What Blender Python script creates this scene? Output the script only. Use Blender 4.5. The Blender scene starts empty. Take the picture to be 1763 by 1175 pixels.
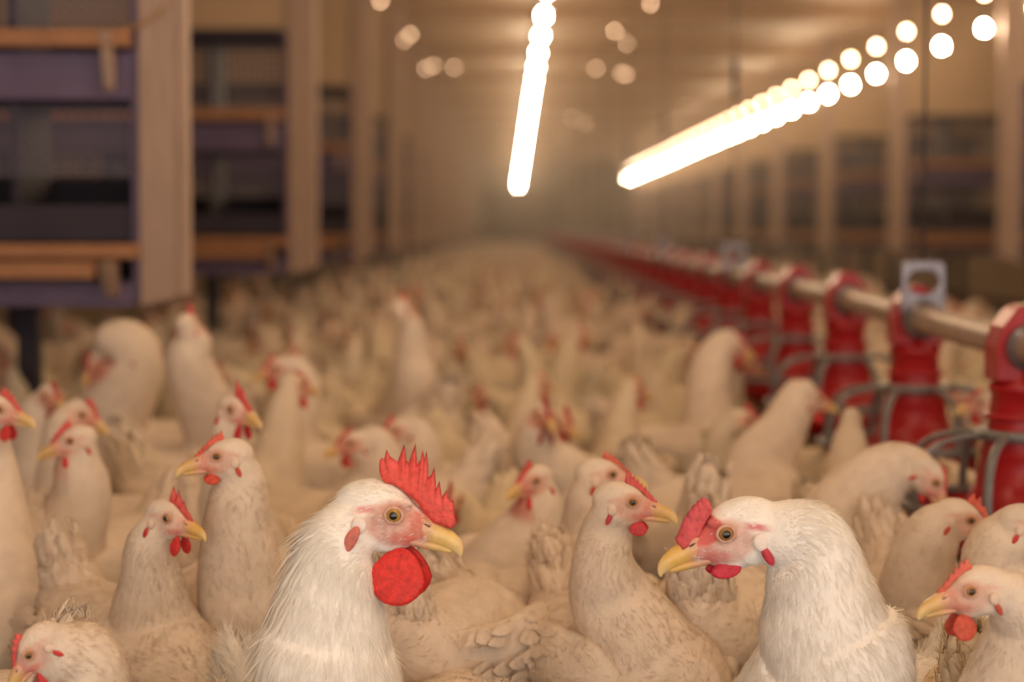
import bpy, math, random
import numpy as np
from mathutils import Matrix, Vector, Euler
random.seed(7); rng = np.random.default_rng(7)
sc = bpy.context.scene
COL = sc.collection

# ------------------------------------------------------------------ camera, world, exposure
H = 0.76                      # camera height over the litter
FPX = 3400.0                  # focal length in pixels of the 1763 px frame
HOR = 392.0                   # row of the horizon
PITCH = math.atan((587.5 - HOR) / FPX)
cam_d = bpy.data.cameras.new('camera'); cam = bpy.data.objects.new('camera', cam_d); COL.objects.link(cam)
cam.location = (0, 0, H); cam.rotation_euler = (math.pi / 2 - PITCH, 0, 0)
cam_d.sensor_width = 36; cam_d.lens = FPX / 1763 * 36
cam_d.clip_start = 0.05; cam_d.clip_end = 200
cam_d.dof.use_dof = True; cam_d.dof.focus_distance = 2.02; cam_d.dof.aperture_fstop = 3.0
sc.camera = cam
sc.view_settings.view_transform = 'Standard'; sc.view_settings.look = 'None'
sc.view_settings.gamma = 1; sc.view_settings.use_curve_mapping = False
sc.view_settings.exposure = 0.18
world = bpy.data.worlds.new('world'); sc.world = world; world.use_nodes = True
bg = world.node_tree.nodes['Background']
bg.inputs[0].default_value = (1.0, 0.90, 0.82, 1); bg.inputs[1].default_value = 1.85   # fill light added from behind the camera, where no end wall is built
LAMP_STRENGTH = 490.0
LAMP_COLOR = (1.0, 0.73, 0.46)
HAZE = 0.016

def P(px, py, Y):
    "world point seen at pixel (px, py) at distance Y down the house"
    u = (px - 881.5) / FPX; v = (587.5 - py) / FPX
    d = Vector((u, math.cos(PITCH) + v * math.sin(PITCH), -math.sin(PITCH) + v * math.cos(PITCH)))
    return Vector((0, 0, H)) + d * (Y / d.y)

# ------------------------------------------------------------------ materials
def mat(name, base=(0.8, 0.8, 0.8), rough=0.6, attr=False, metal=0.0, noise=0.0, nscale=30.0, bump=0.0, bscale=200.0, emit=None, estr=0,
        stretch=None, sss=0.0, coat=0.0, wave=None, spec=0.5):
    m = bpy.data.materials.new(name); m.use_nodes = True
    nt = m.node_tree; b = nt.nodes['Principled BSDF']
    b.inputs['Roughness'].default_value = rough; b.inputs['Metallic'].default_value = metal
    b.inputs['Base Color'].default_value = (*base, 1)
    b.inputs['Specular IOR Level'].default_value = spec
    b.inputs['Coat Weight'].default_value = coat
    if sss:
        b.inputs['Subsurface Weight'].default_value = sss; b.inputs['Subsurface Radius'].default_value = (0.006, 0.002, 0.001); b.inputs['Subsurface Scale'].default_value = 1.0
    src = None
    if attr:
        a = nt.nodes.new('ShaderNodeAttribute'); a.attribute_name = 'Col'; src = a.outputs['Color']
    tc = nt.nodes.new('ShaderNodeTexCoord'); vec = tc.outputs['Object']
    if stretch:
        mp = nt.nodes.new('ShaderNodeMapping'); mp.inputs['Scale'].default_value = stretch; nt.links.new(vec, mp.inputs[0]); vec = mp.outputs[0]
    if noise:
        n = nt.nodes.new('ShaderNodeTexNoise'); n.inputs['Scale'].default_value = nscale; n.inputs['Detail'].default_value = 4; nt.links.new(vec, n.inputs['Vector'])
        r = nt.nodes.new('ShaderNodeMapRange'); r.inputs[1].default_value = 0.3; r.inputs[2].default_value = 0.7
        r.inputs[3].default_value = 1 - noise; r.inputs[4].default_value = 1 + noise * 0.35
        nt.links.new(n.outputs['Fac'], r.inputs[0])
        mx = nt.nodes.new('ShaderNodeMix'); mx.data_type = 'RGBA'; mx.blend_type = 'MULTIPLY'; mx.inputs[0].default_value = 1
        if src is not None: nt.links.new(src, mx.inputs[6])
        else: mx.inputs[6].default_value = (*base, 1)
        cb = nt.nodes.new('ShaderNodeCombineColor')
        for k in range(3): nt.links.new(r.outputs[0], cb.inputs[k])
        nt.links.new(cb.outputs[0], mx.inputs[7]); src = mx.outputs[2]
    if src is not None: nt.links.new(src, b.inputs['Base Color'])
    if bump:
        if wave:
            n2 = nt.nodes.new('ShaderNodeTexWave'); n2.wave_type = 'BANDS'; n2.bands_direction = wave; n2.inputs['Scale'].default_value = bscale; out = n2.outputs['Fac']
            nt.links.new(vec, n2.inputs['Vector'])
        else:
            n2 = nt.nodes.new('ShaderNodeTexNoise'); n2.inputs['Scale'].default_value = bscale; n2.inputs['Detail'].default_value = 3; out = n2.outputs['Fac']
            nt.links.new(vec, n2.inputs['Vector'])
        bp = nt.nodes.new('ShaderNodeBump'); bp.inputs['Strength'].default_value = bump; bp.inputs['Distance'].default_value = 0.004
        nt.links.new(out, bp.inputs['Height']); nt.links.new(bp.outputs[0], b.inputs['Normal'])
    if emit:
        b.inputs['Emission Color'].default_value = (*emit, 1); b.inputs['Emission Strength'].default_value = estr
    return m

M = dict(
    plume=mat('plume', rough=0.85, attr=True, noise=0.10, nscale=45, bump=0.35, bscale=160, spec=0.15),
    strand=mat('strand', rough=0.6, attr=True, spec=0.25),
    flesh=mat('flesh', rough=0.5, attr=True, noise=0.25, nscale=170, bump=0.35, bscale=300, sss=0.25, spec=0.4),
    horn=mat('horn', rough=0.32, attr=True, noise=0.10, nscale=120, spec=0.5),
    eye=mat('eye', rough=0.06, attr=True, coat=0.6),
    shank=mat('shank', (0.62, 0.40, 0.13), 0.55, noise=0.25, nscale=150),
    wood=mat('wood', (0.40, 0.19, 0.09), 0.7, noise=0.30, nscale=5, stretch=(3, 40, 40), bump=0.2, bscale=20),
    board=mat('board', (0.40, 0.28, 0.215), 0.7, noise=0.18, nscale=4, stretch=(30, 30, 2.0), bump=0.15, bscale=12),
    header=mat('header', (0.46, 0.32, 0.20), 0.75, noise=0.10, nscale=3),
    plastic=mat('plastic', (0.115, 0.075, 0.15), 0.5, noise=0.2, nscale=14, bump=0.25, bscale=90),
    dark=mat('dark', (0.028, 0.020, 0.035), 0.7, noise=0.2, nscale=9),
    wire=mat('wire', (0.10, 0.085, 0.11), 0.45, metal=0.6),
    galv=mat('galv', (0.24, 0.225, 0.26), 0.42, metal=0.75, noise=0.25, nscale=40),
    pipe=mat('pipe', (0.42, 0.33, 0.27), 0.45, metal=0.35, noise=0.2, nscale=20),
    grill=mat('grill', (0.17, 0.165, 0.165), 0.38, noise=0.25, nscale=40),
    redplastic=mat('redplastic', (0.37, 0.008, 0.013), 0.36, noise=0.16, nscale=16, spec=0.4),
    litter=mat('litter', (0.15, 0.095, 0.055), 0.95, noise=0.5, nscale=22, bump=0.8, bscale=60),
    ceiling=mat('ceiling', (0.50, 0.345, 0.22), 0.55, noise=0.08, nscale=2, bump=0.9, bscale=9.0, wave='Y'),
    beam=mat('beam', (0.38, 0.25, 0.16), 0.7, noise=0.15, nscale=4),
    wall=mat('wall', (0.46, 0.33, 0.215), 0.8, noise=0.12, nscale=2),
    enddoor=mat('enddoor', (0.20, 0.125, 0.085), 0.8, noise=0.15, nscale=2),
    socket=mat('socket', (0.10, 0.075, 0.06), 0.5),
    cable=mat('cable', (0.05, 0.04, 0.05), 0.6),
    rope=mat('rope', (0.42, 0.24, 0.09), 0.9, noise=0.3, nscale=200),
    bulb=mat('bulb', (1, 0.9, 0.7), 0.4, emit=LAMP_COLOR, estr=LAMP_STRENGTH),
    bulb_reflection=mat('bulb_reflection', (1, 0.9, 0.7), 0.4, emit=(1.0, 0.62, 0.36), estr=LAMP_STRENGTH * 0.10),  # emissive stand-in for the string's reflection in the ceiling
    glint=mat('glint', (1, 0.9, 0.7), 0.4, emit=(1.0, 0.60, 0.34), estr=22.0),  # emissive stand-in for glints of the light string
)

# thin feather barbs let some light through
nt_ = M['strand'].node_tree; pb = nt_.nodes['Principled BSDF']; at_ = [n for n in nt_.nodes if n.type == 'ATTRIBUTE'][0]
tr_ = nt_.nodes.new('ShaderNodeBsdfTranslucent'); mx_ = nt_.nodes.new('ShaderNodeMixShader'); mx_.inputs[0].default_value = 0.38
nt_.links.new(at_.outputs['Color'], tr_.inputs['Color']); nt_.links.new(pb.outputs[0], mx_.inputs[1]); nt_.links.new(tr_.outputs[0], mx_.inputs[2])
nt_.links.new(mx_.outputs[0], nt_.nodes['Material Output'].inputs['Surface'])

# ------------------------------------------------------------------ mesh helpers (all numpy)
class MB:
    "collects pieces of ONE mesh"
    def __init__(s): s.v = []; s.f = []; s.c = []; s.n = 0
    def add(s, v, f, c=(1, 1, 1)):
        v = np.asarray(v, float)
        s.v.append(v); s.f += [tuple(int(i) + s.n for i in q) for q in f]
        c = np.asarray(c, float)
        s.c.append(np.tile(c, (len(v), 1)) if c.ndim == 1 else c)
        s.n += len(v); return s
    def xf(s, mtx):
        m = np.array(mtx); s.v = [v @ m[:3, :3].T + m[:3, 3] for v in s.v]; return s
    def merge(s, o):
        for v, c in zip(o.v, o.c): pass
        if o.n: s.add(np.vstack(o.v), o.f, np.vstack(o.c))
        return s
    def box(s, lo, hi, c=(1, 1, 1)):
        (a, b, d), (e, g, h) = lo, hi
        v = [(a, b, d), (e, b, d), (e, g, d), (a, g, d), (a, b, h), (e, b, h), (e, g, h), (a, g, h)]
        return s.add(v, [(0, 3, 2, 1), (4, 5, 6, 7), (0, 1, 5, 4), (1, 2, 6, 5), (2, 3, 7, 6), (3, 0, 4, 7)], c)
    def ell(s, ctr, rad, n=16, m=10, c=(1, 1, 1), R=None):
        v = [(0, 0, 1)]
        for i in range(1, m):
            t = math.pi * i / m
            for j in range(n):
                p = 2 * math.pi * j / n; v.append((math.sin(t) * math.cos(p), math.sin(t) * math.sin(p), math.cos(t)))
        v.append((0, 0, -1)); f = []
        for j in range(n): f.append((0, 1 + j, 1 + (j + 1) % n))
        for i in range(m - 2):
            for j in range(n):
                a = 1 + i * n + j; b = 1 + i * n + (j + 1) % n; f.append((a, a + n, b + n, b))
        e = len(v) - 1; k = 1 + (m - 2) * n
        for j in range(n): f.append((e, k + (j + 1) % n, k + j))
        v = np.array(v) * np.array(rad)
        if R is not None: v = v @ np.array(R).T
        return s.add(v + np.array(ctr), f, c)
    def loft(s, ctr, ra, rb, side=(0, 1, 0), n=16, c=(1, 1, 1), cap=True):
        "tube through centres; ra along the side direction, rb across it"
        ctr = np.asarray(ctr, float); k = len(ctr); side = np.asarray(side, float)
        if side.ndim == 1: side = np.tile(side, (k, 1))
        T = np.gradient(ctr, axis=0); T /= np.linalg.norm(T, axis=1)[:, None] + 1e-12
        S = side - (side * T).sum(1)[:, None] * T; S /= np.linalg.norm(S, axis=1)[:, None] + 1e-12
        U = np.cross(T, S); a = np.arange(n) * 2 * math.pi / n
        ra = np.broadcast_to(ra, (k,)); rb = np.broadcast_to(rb, (k,))
        v = (ctr[:, None] + S[:, None] * (ra[:, None] * np.cos(a))[:, :, None] + U[:, None] * (rb[:, None] * np.sin(a))[:, :, None]).reshape(-1, 3)
        f = [(i * n + j, i * n + (j + 1) % n, (i + 1) * n + (j + 1) % n, (i + 1) * n + j) for i in range(k - 1) for j in range(n)]
        if cap: f += [tuple(range(n))[::-1], tuple((k - 1) * n + j for j in range(n))]
        cc = np.repeat(np.asarray(c, float), n, axis=0) if np.asarray(c).ndim == 2 else c
        return s.add(v, f, cc)
    def tube(s, pts, r, n=8, c=(1, 1, 1)):
        pts = np.asarray(pts, float); d = pts[-1] - pts[0]; side = (0, 0, 1) if abs(d[2]) < 0.9 * np.linalg.norm(d) else (1, 0, 0)
        return s.loft(pts, r, r, side, n, c)
    def ring(s, ctr, R, r, n=48, m=8, c=(1, 1, 1)):
        v = []; f = []
        for i in range(n):
            a = 2 * math.pi * i / n
            for j in range(m):
                b = 2 * math.pi * j / m; q = R + r * math.cos(b)
                v.append((ctr[0] + q * math.cos(a), ctr[1] + q * math.sin(a), ctr[2] + r * math.sin(b)))
        for i in range(n):
            for j in range(m):
                f.append((i * m + j, ((i + 1) % n) * m + j, ((i + 1) % n) * m + (j + 1) % m, i * m + (j + 1) % m))
        return s.add(v, f, c)
    def lathe(s, prof, ctr=(0, 0, 0), n=32, c=(1, 1, 1)):
        v = []; f = []; k = len(prof)
        for r, z in prof:
            for j in range(n):
                a = 2 * math.pi * j / n; v.append((ctr[0] + r * math.cos(a), ctr[1] + r * math.sin(a), ctr[2] + z))
        for i in range(k - 1):
            for j in range(n): f.append((i * n + j, i * n + (j + 1) % n, (i + 1) * n + (j + 1) % n, (i + 1) * n + j))
        return s.add(v, f, c)
    def data(s, name='m', smooth=True):
        me = bpy.data.meshes.new(name)
        V = np.vstack(s.v); me.from_pydata(V.tolist(), [], s.f); me.update()
        a = me.attributes.new('Col', 'FLOAT_COLOR', 'POINT')
        C = np.ones((len(V), 4), np.float32); C[:, :3] = np.vstack(s.c); a.data.foreach_set('color', C.ravel())
        if smooth: me.polygons.foreach_set('use_smooth', np.ones(len(me.polygons), bool))
        return me
    def build(s, name, m, parent=None, smooth=True, bevel=0.0, cat=None):
        me = s.data(name, smooth); me.materials.append(m)
        o = bpy.data.objects.new(name, me); COL.objects.link(o)
        if parent is not None: o.parent = parent
        if bevel:
            b = o.modifiers.new('bevel', 'BEVEL'); b.width = bevel; b.segments = 2; b.limit_method = 'ANGLE'
        return o

def catmull(pts, k):
    "pts: (n, d) control rows -> resampled rows"
    p = np.asarray(pts, float); n = len(p); out = []
    q = np.vstack([2 * p[0] - p[1], p, 2 * p[-1] - p[-2]])
    for i in range(n - 1):
        a, b, c, d = q[i], q[i + 1], q[i + 2], q[i + 3]
        for t in np.linspace(0, 1, k, endpoint=False):
            out.append(0.5 * (2 * b + (c - a) * t + (2 * a - 5 * b + 4 * c - d) * t * t + (3 * b - a - 3 * c + d) * t ** 3))
    out.append(p[-1]); return np.array(out)

def tag(o, label=None, cat=None, group=None, kind=None):
    if label: o['label'] = label
    if cat: o['category'] = cat
    if group: o['group'] = group
    if kind: o['kind'] = kind
    return o
def empty(name, loc=(0, 0, 0), rz=0.0):
    o = bpy.data.objects.new(name, None); COL.objects.link(o); o.location = loc; o.rotation_euler = (0, 0, rz); o.empty_display_size = 0.05
    return o
KIDS = {}
def kids(o):
    if o.name not in KIDS: KIDS[o.name] = [c for c in COL.objects if c.parent == o]
    return KIDS[o.name]
def copy_tree(o, parent=None):
    c = o.copy(); COL.objects.link(c)
    if parent is not None: c.parent = parent
    for ch in kids(o): copy_tree(ch, c)
    return c
ORD = ['first', 'second', 'third', 'fourth', 'fifth', 'sixth', 'seventh', 'eighth', 'ninth', 'tenth']

# ------------------------------------------------------------------ room shell
CZ = H + 1.50                 # ceiling height
XL, XR, YE = -3.3, 5.2, 49.0
def struct(name, b, m, smooth=False, kind='structure'):
    o = b.build(name, m, None, smooth); o['kind'] = kind; return o
struct('floor', MB().box((XL, 0.4, -0.05), (XR, YE, 0.0)), M['litter'])
struct('ceiling', MB().box((XL, -3.0, CZ), (XR, YE, CZ + 0.05)), M['ceiling'])
struct('wall_left', MB().box((XL - 0.06, -3.0, 0), (XL, YE, CZ)), M['wall'])
struct('wall_right', MB().box((XR, -3.0, 0), (XR + 0.06, YE, CZ)), M['wall'])
struct('wall_end', MB().box((XL, YE, 0), (XR, YE + 0.06, CZ)), M['wall'])
d_ = struct('door_1', MB().box((-0.95, YE - 0.05, 0.0), (1.15, YE, H + 0.95)), M['enddoor'])
NEST_Y0, NEST_DY = 4.4, 2.93
for k in range(16):
    y = NEST_Y0 + 0.35 + NEST_DY * k
    if 8 < y < YE - 0.3: struct('trim_%d' % (k + 1), MB().box((XL, y - 0.06, CZ - 0.10), (XR, y + 0.06, CZ - 0.001)), M['beam'])

# ------------------------------------------------------------------ lamp strings and glowing stand-ins for their reflections
def lamp(r, m, drop):
    root = empty('hanging_lamp')  # also serves the added reflection stand-ins of the upper right row
    b = MB(); prof = [(0.0001, -r * 1.15), (r * 0.55, -r * 1.0), (r * 0.92, -r * 0.5), (r, 0), (r * 0.9, r * 0.5), (r * 0.6, r * 0.95), (r * 0.42, r * 1.3)]
    b.lathe(prof, n=12); b.build('bulb', m, root)
    s = MB(); s.lathe([(r * 0.46, r * 1.2), (r * 0.5, r * 1.35), (r * 0.5, r * 2.4), (r * 0.2, r * 2.7), (0.0005, r * 2.75)], n=12); s.build('socket', M['socket'], root)
    MB().tube([(0, 0, r * 2.6), (0, 0, drop)], 0.003, 6).build('cable', M['cable'], root)
    return root
def string(X, z, y0, y1, step, r, m, texts, group, wob=0.0):
    proto = lamp(r, m, CZ - z - 0.002)
    ys = np.arange(y0, y1, step)
    for i, y in enumerate(ys):
        o = proto if i == 0 else copy_tree(proto)
        o.location = (X + wob * math.sin(y * 1.7), float(y), z)
        vis = texts(i, float(y))
        tag(o, vis, 'lamp', group)
string(0.150, H + 1.0, -1.6, 47.5, 1.0, 0.019, M['bulb'],
       lambda i, y: 'glowing round bulb hanging near the camera end of the middle light string' if y < 8.5 else
       'glowing round bulb merging into the bright string over the middle aisle', 'bulbs of the middle light string')
def rt(i, y):
    for k, px in enumerate((1763, 1680, 1607, 1547, 1493, 1453)):
        if abs(881.5 + 2.42 * FPX / y - px) < 22:
            return 'round glowing bulb of the lower right light string, ' + ORD[k] + ' from the right picture edge'
    return 'glowing bulb merging into the bright slanting light string over the right nests' if y > 14 else 'round glowing bulb of the lower right string outside the picture'
string(2.42, H + 1.02, -1.8, 42.0, 1.0, 0.019, M['bulb'], rt, 'bulbs of the lower right light string')
def rt2(i, y):
    for k, px in enumerate((1680, 1605, 1545, 1490, 1450, 1412)):
        if abs(881.5 + 2.42 * FPX / y - px) < 22:
            return 'smaller glowing reflection stand-in of the upper right row, ' + ORD[k] + ' from the right picture edge'
    return 'smaller glowing reflection stand-in just above the slanting right light string' if y > 14 else 'smaller reflection stand-in of the upper right row outside the picture'
string(2.42, H + 1.20, 10.2, 42.0, 1.0, 0.015, M['bulb_reflection'], rt2, 'reflection stand-ins above the right light string')  # upper row: glowing bulbs added for reflections of the lower string
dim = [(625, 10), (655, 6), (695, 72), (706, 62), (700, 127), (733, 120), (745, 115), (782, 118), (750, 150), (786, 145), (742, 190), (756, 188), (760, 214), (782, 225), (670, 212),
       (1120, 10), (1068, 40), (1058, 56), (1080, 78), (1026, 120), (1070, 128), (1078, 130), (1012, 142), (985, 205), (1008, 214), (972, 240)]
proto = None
for px, py in dim:  # reflected glints of the string, added as small glowing spots
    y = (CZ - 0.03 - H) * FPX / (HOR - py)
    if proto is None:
        proto = empty('ceiling_glint')
        MB().ell((0, 0, 0), (0.010, 0.010, 0.010), 10, 6).build('lens', M['glint'], proto)
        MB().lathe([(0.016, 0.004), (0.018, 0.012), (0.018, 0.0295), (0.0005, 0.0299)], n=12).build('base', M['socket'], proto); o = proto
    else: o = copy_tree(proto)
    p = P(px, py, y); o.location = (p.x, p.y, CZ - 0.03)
    tag(o, 'small glowing stand-in for an orange glint under the ceiling %s of the middle light string' % ('left' if px < 880 else 'right'), 'lamp', 'glowing glints under the ceiling')

# ------------------------------------------------------------------ nest banks
def nest(sg):
    "one bank: x grows away from the aisle (mirrored by sg), front faces the camera at y = 0, z from the floor"
    root = empty('nest_bank')
    L = 1.32; z = lambda v: H + v
    def B(x0, x1, y0, y1, z0, z1): return MB().box((min(sg * x0, sg * x1), y0, z0), (max(sg * x0, sg * x1), y1, z1))
    # aisle end panel: thick boards with a slanted foot
    b = MB(); v = []
    for x, dz in ((0.022, 0.004), (0.104, -0.018)):
        for y in (0.0, 0.075):
            v += [(sg * x, y, z(-0.160 + dz)), (sg * x, y, CZ - 0.001)]
    b.add(v, [(0, 1, 5, 4), (2, 6, 7, 3), (0, 2, 3, 1), (4, 5, 7, 6), (0, 4, 6, 2), (1, 3, 7, 5)])
    b.build('end_panel', M['board'], root, False, 0.004)
    B(0.0, 0.021, 0.012, 0.085, z(-0.152), CZ - 0.001).build('edge_board', M['board'], root, False, 0.004)
    B(0.105, 0.124, 0.02, 0.48, z(-0.17), z(0.72)).build('side_frame', M['plastic'], root, False, 0.003)
    # tiers
    B(0.124, L, 0.02, 0.06, z(-0.178), z(-0.121)).build('floor_panel', M['plastic'], root, False, 0.004)
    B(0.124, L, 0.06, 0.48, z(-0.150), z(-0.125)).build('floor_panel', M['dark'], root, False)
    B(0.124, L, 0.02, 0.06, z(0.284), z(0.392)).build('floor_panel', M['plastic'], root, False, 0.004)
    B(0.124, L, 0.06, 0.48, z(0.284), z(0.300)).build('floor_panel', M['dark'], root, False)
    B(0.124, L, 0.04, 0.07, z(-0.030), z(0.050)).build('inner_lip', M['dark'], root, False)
    B(0.1045, L, -0.03, 0.02, z(-0.069), z(-0.036)).build('perch_rail', M['wood'], root, False, 0.004)
    B(0.185, L, -0.11, -0.065, z(-0.112), z(-0.074)).build('perch_rail', M['wood'], root, False, 0.004)
    B(0.115, L, -0.05, -0.004, z(0.397), z(0.435)).build('perch_rail', M['wood'], root, False, 0.004)
    for zz in (-0.155, 0.36):
        b = MB(); x0, x1 = 0.152, 0.178
        pr = [(-0.12, zz + 0.075), (0.018, zz + 0.085), (0.018, zz), (-0.02, zz)] if zz < 0 else [(-0.06, zz + 0.07), (0.0, zz + 0.075), (0.0, zz - 0.06), (-0.012, zz - 0.05)]
        v = [(sg * x, y, z(q)) for x in (x0, x1) for y, q in pr]
        b.add(v, [(0, 1, 2, 3), (7, 6, 5, 4), (0, 4, 5, 1), (1, 5, 6, 2), (2, 6, 7, 3), (3, 7, 4, 0)]); b.build('bracket', M['board'], root, False, 0.003)
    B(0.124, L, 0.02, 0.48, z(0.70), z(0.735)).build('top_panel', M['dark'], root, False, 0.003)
    b = B(0.105, L, 0.02, 0.05, z(0.7355), CZ - 0.002); b.build('header_board', M['header'], root, False)
    # dividers, back panels, wire mesh
    for x in (0.40, 0.80, 1.2):
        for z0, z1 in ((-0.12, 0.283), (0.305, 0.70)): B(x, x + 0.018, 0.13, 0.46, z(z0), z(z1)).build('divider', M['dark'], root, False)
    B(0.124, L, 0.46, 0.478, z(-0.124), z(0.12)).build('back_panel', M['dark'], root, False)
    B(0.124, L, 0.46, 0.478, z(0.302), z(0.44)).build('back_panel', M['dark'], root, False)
    for z0, z1 in ((0.12, 0.284), (0.44, 0.70)):
        b = MB()
        for x in np.arange(0.130, L, 0.024): b.merge(B(x, x + 0.006, 0.120, 0.125, z(z0), z(z1)))
        for q in np.arange(z0, z1, 0.024): b.merge(B(0.124, L, 0.120, 0.125, z(q), z(q + 0.006)))
        b.build('wire_mesh', M['wire'], root, False)
    for x in (0.42, 1.2):
        B(x, x + 0.05, 0.36, 0.41, 0.0, z(-0.151)).build('leg', M['dark'], root, False)
    return root
XNL, XNR = -0.725, 2.47
pl = nest(-1); pr = nest(1)
nl = 0
for k in range(15):
    o = pl if k == 0 else copy_tree(pl)
    o.location = (XNL, NEST_Y0 + NEST_DY * k, 0)
    if k < 5: lab = ('two-tier nest bank at the left picture edge, nearest the camera, wooden perch rails' if k == 0 else
                     '%s nest bank from the camera along the left of the aisle' % ORD[k])
    else: lab = 'blurred nest bank far down the left of the aisle, beyond the fifth'
    tag(o, lab, 'nest box', 'nest banks left of the aisle')
for k in range(13):
    o = pr if k == 0 else copy_tree(pr)
    o.location = (XNR, 10.0 + NEST_DY * k, 0)
    if k < 5: lab = ('nest bank cut by the right picture edge, beige end panel in view' if k == 0 else
                     '%s nest bank from the right picture edge, under the slanting light string' % ORD[k])
    else: lab = 'blurred nest bank far down the right side, beyond the fifth'
    tag(o, lab, 'nest box', 'nest banks right of the feeder line')
b = MB(); a_ = P(212, 50, 4.36); c_ = P(290, 5, 4.38)
pts = [a_.lerp(c_, t) - Vector((0, 0, 0.012 * math.sin(math.pi * t))) for t in np.linspace(0, 1, 9)]
b.tube(pts, 0.0034, 6)
tag(b.build('twine', M['rope']), 'yellow-brown twine slung across the top of the nearest left nest post', 'twine')

# ------------------------------------------------------------------ feeder line
FX = 0.75; PZ = H - 0.160
def sag(y): return -0.009 * max(0.0, 4.44 - y)      # the line dips a little towards the camera
def feeder():
    root = empty('pan_feeder')
    zr = H - 0.395           # rim height
    b = MB()   # pan: shallow red bowl
    b.lathe([(0.03, zr - 0.070), (0.10, zr - 0.072), (0.135, zr - 0.062), (0.160, zr - 0.035), (0.172, zr - 0.004), (0.166, zr - 0.004), (0.150, zr - 0.038), (0.12, zr - 0.056), (0.06, zr - 0.045), (0.02, zr - 0.02)], n=48)
    b.build('pan', M['redplastic'], root)
    b = MB()   # hopper tube
    b.lathe([(0.092, zr - 0.045), (0.086, zr - 0.01), (0.068, zr + 0.028), (0.0655, zr + 0.03), (0.058, zr + 0.072), (0.060, zr + 0.076), (0.048, zr + 0.11), (0.043, zr + 0.165), (0.047, zr + 0.168), (0.047, zr + 0.18), (0.043, zr + 0.183), (0.040, zr + 0.225)], n=32)
    b.build('hopper', M['redplastic'], root)
    b = MB()   # saddle cap over the pipe: pointed arch plates with thickness
    out = [(-0.046, -0.05), (-0.046, 0.0), (-0.037, 0.030), (-0.017, 0.057), (0.0, 0.062), (0.017, 0.057), (0.037, 0.030), (0.046, 0.0), (0.046, -0.05)]
    for y0, y1 in ((-0.040, -0.026), (0.026, 0.040)):
        n = len(out); v = [(x, y, PZ + q) for y in (y0, y1) for x, q in out]
        b.add(v, [tuple(range(n)), tuple(range(2 * n - 1, n - 1, -1))] + [(i, n + i, n + (i + 1) % n, (i + 1) % n) for i in range(n)])
    n = len(out); v = [(x * (1.0 if k in (0, 3) else 0.99), y, PZ + q) for k, y in enumerate((-0.03, 0.03)) for x, q in out]
    o2 = [(x * 0.86, q * 0.88 if q > 0 else q) for x, q in out]
    v += [(x, y, PZ + q) for y in (-0.03, 0.03) for x, q in o2]
    f = []
    for i in range(n - 1): f += [(i, i + 1, n + i + 1, n + i), (2 * n + i, 3 * n + i, 3 * n + i + 1, 2 * n + i + 1)]
    b.add(v, f); b.build('saddle_cap', M['redplastic'], root, False, 0.003)
    g = empty  # grey grill
    b = MB(); b.ring((0, 0, zr), 0.172, 0.0085, 56, 8); gr = b.build('grill', M['grill'], root)
    b = MB(); b.lathe([(0.050, zr + 0.098), (0.066, zr + 0.098), (0.068, zr + 0.106), (0.064, zr + 0.112), (0.050, zr + 0.112)], n=32); b.build('hub', M['grill'], gr)
    for k in range(8):
        a = 2 * math.pi * (k + 0.35) / 8
        pr_ = catmull([(0.058, 0.105), (0.095, 0.103), (0.135, 0.092), (0.160, 0.068), (0.170, 0.035), (0.172, 0.0)], 4)
        MB().loft([(r * math.cos(a), r * math.sin(a), zr + q) for r, q in pr_], 0.0075, 0.0045, (-math.sin(a), math.cos(a), 0), 8).build('spoke', M['grill'], gr)
    MB().lathe([(0.0475, zr + 0.128), (0.054, zr + 0.128), (0.054, zr + 0.136), (0.0465, zr + 0.136)], n=24).build('collar', M['redplastic'], root)
    b = MB(); v = np.array([(0.028, -0.044), (0.028, -0.0405)])
    for y in (-0.047, 0.047):
        MB().loft([(0, y - 0.006, PZ), (0, y + 0.006, PZ)], 0.034, 0.034, (1, 0, 0), 24).build('clamp_ring', M['galv'], root)
    return root
pf = feeder()
FEED_Y = [2.90 + 0.77 * k for k in range(54)]
for k, y in enumerate(FEED_Y):
    o = pf if k == 0 else copy_tree(pf)
    o.location = (FX, y, sag(y))
    lab = ('red pan feeder cut by the right picture edge, nearest the camera' if k == 0 else
           '%s red pan feeder from the right picture edge along the feed pipe' % ORD[k]) if k < 7 else 'blurred red pan feeder far down the feed pipe, beyond the seventh'
    tag(o, lab, 'feeder', 'pan feeders along the feed pipe')
b = MB(); b.loft([(FX, y, PZ + sag(y)) for y in np.arange(1.6, 46, 0.4)], 0.0245, 0.0245, (1, 0, 0), 20)
tag(b.build('feed_pipe', M['pipe']), 'long brownish metal feed pipe running through the red feeders', 'pipe')
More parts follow.
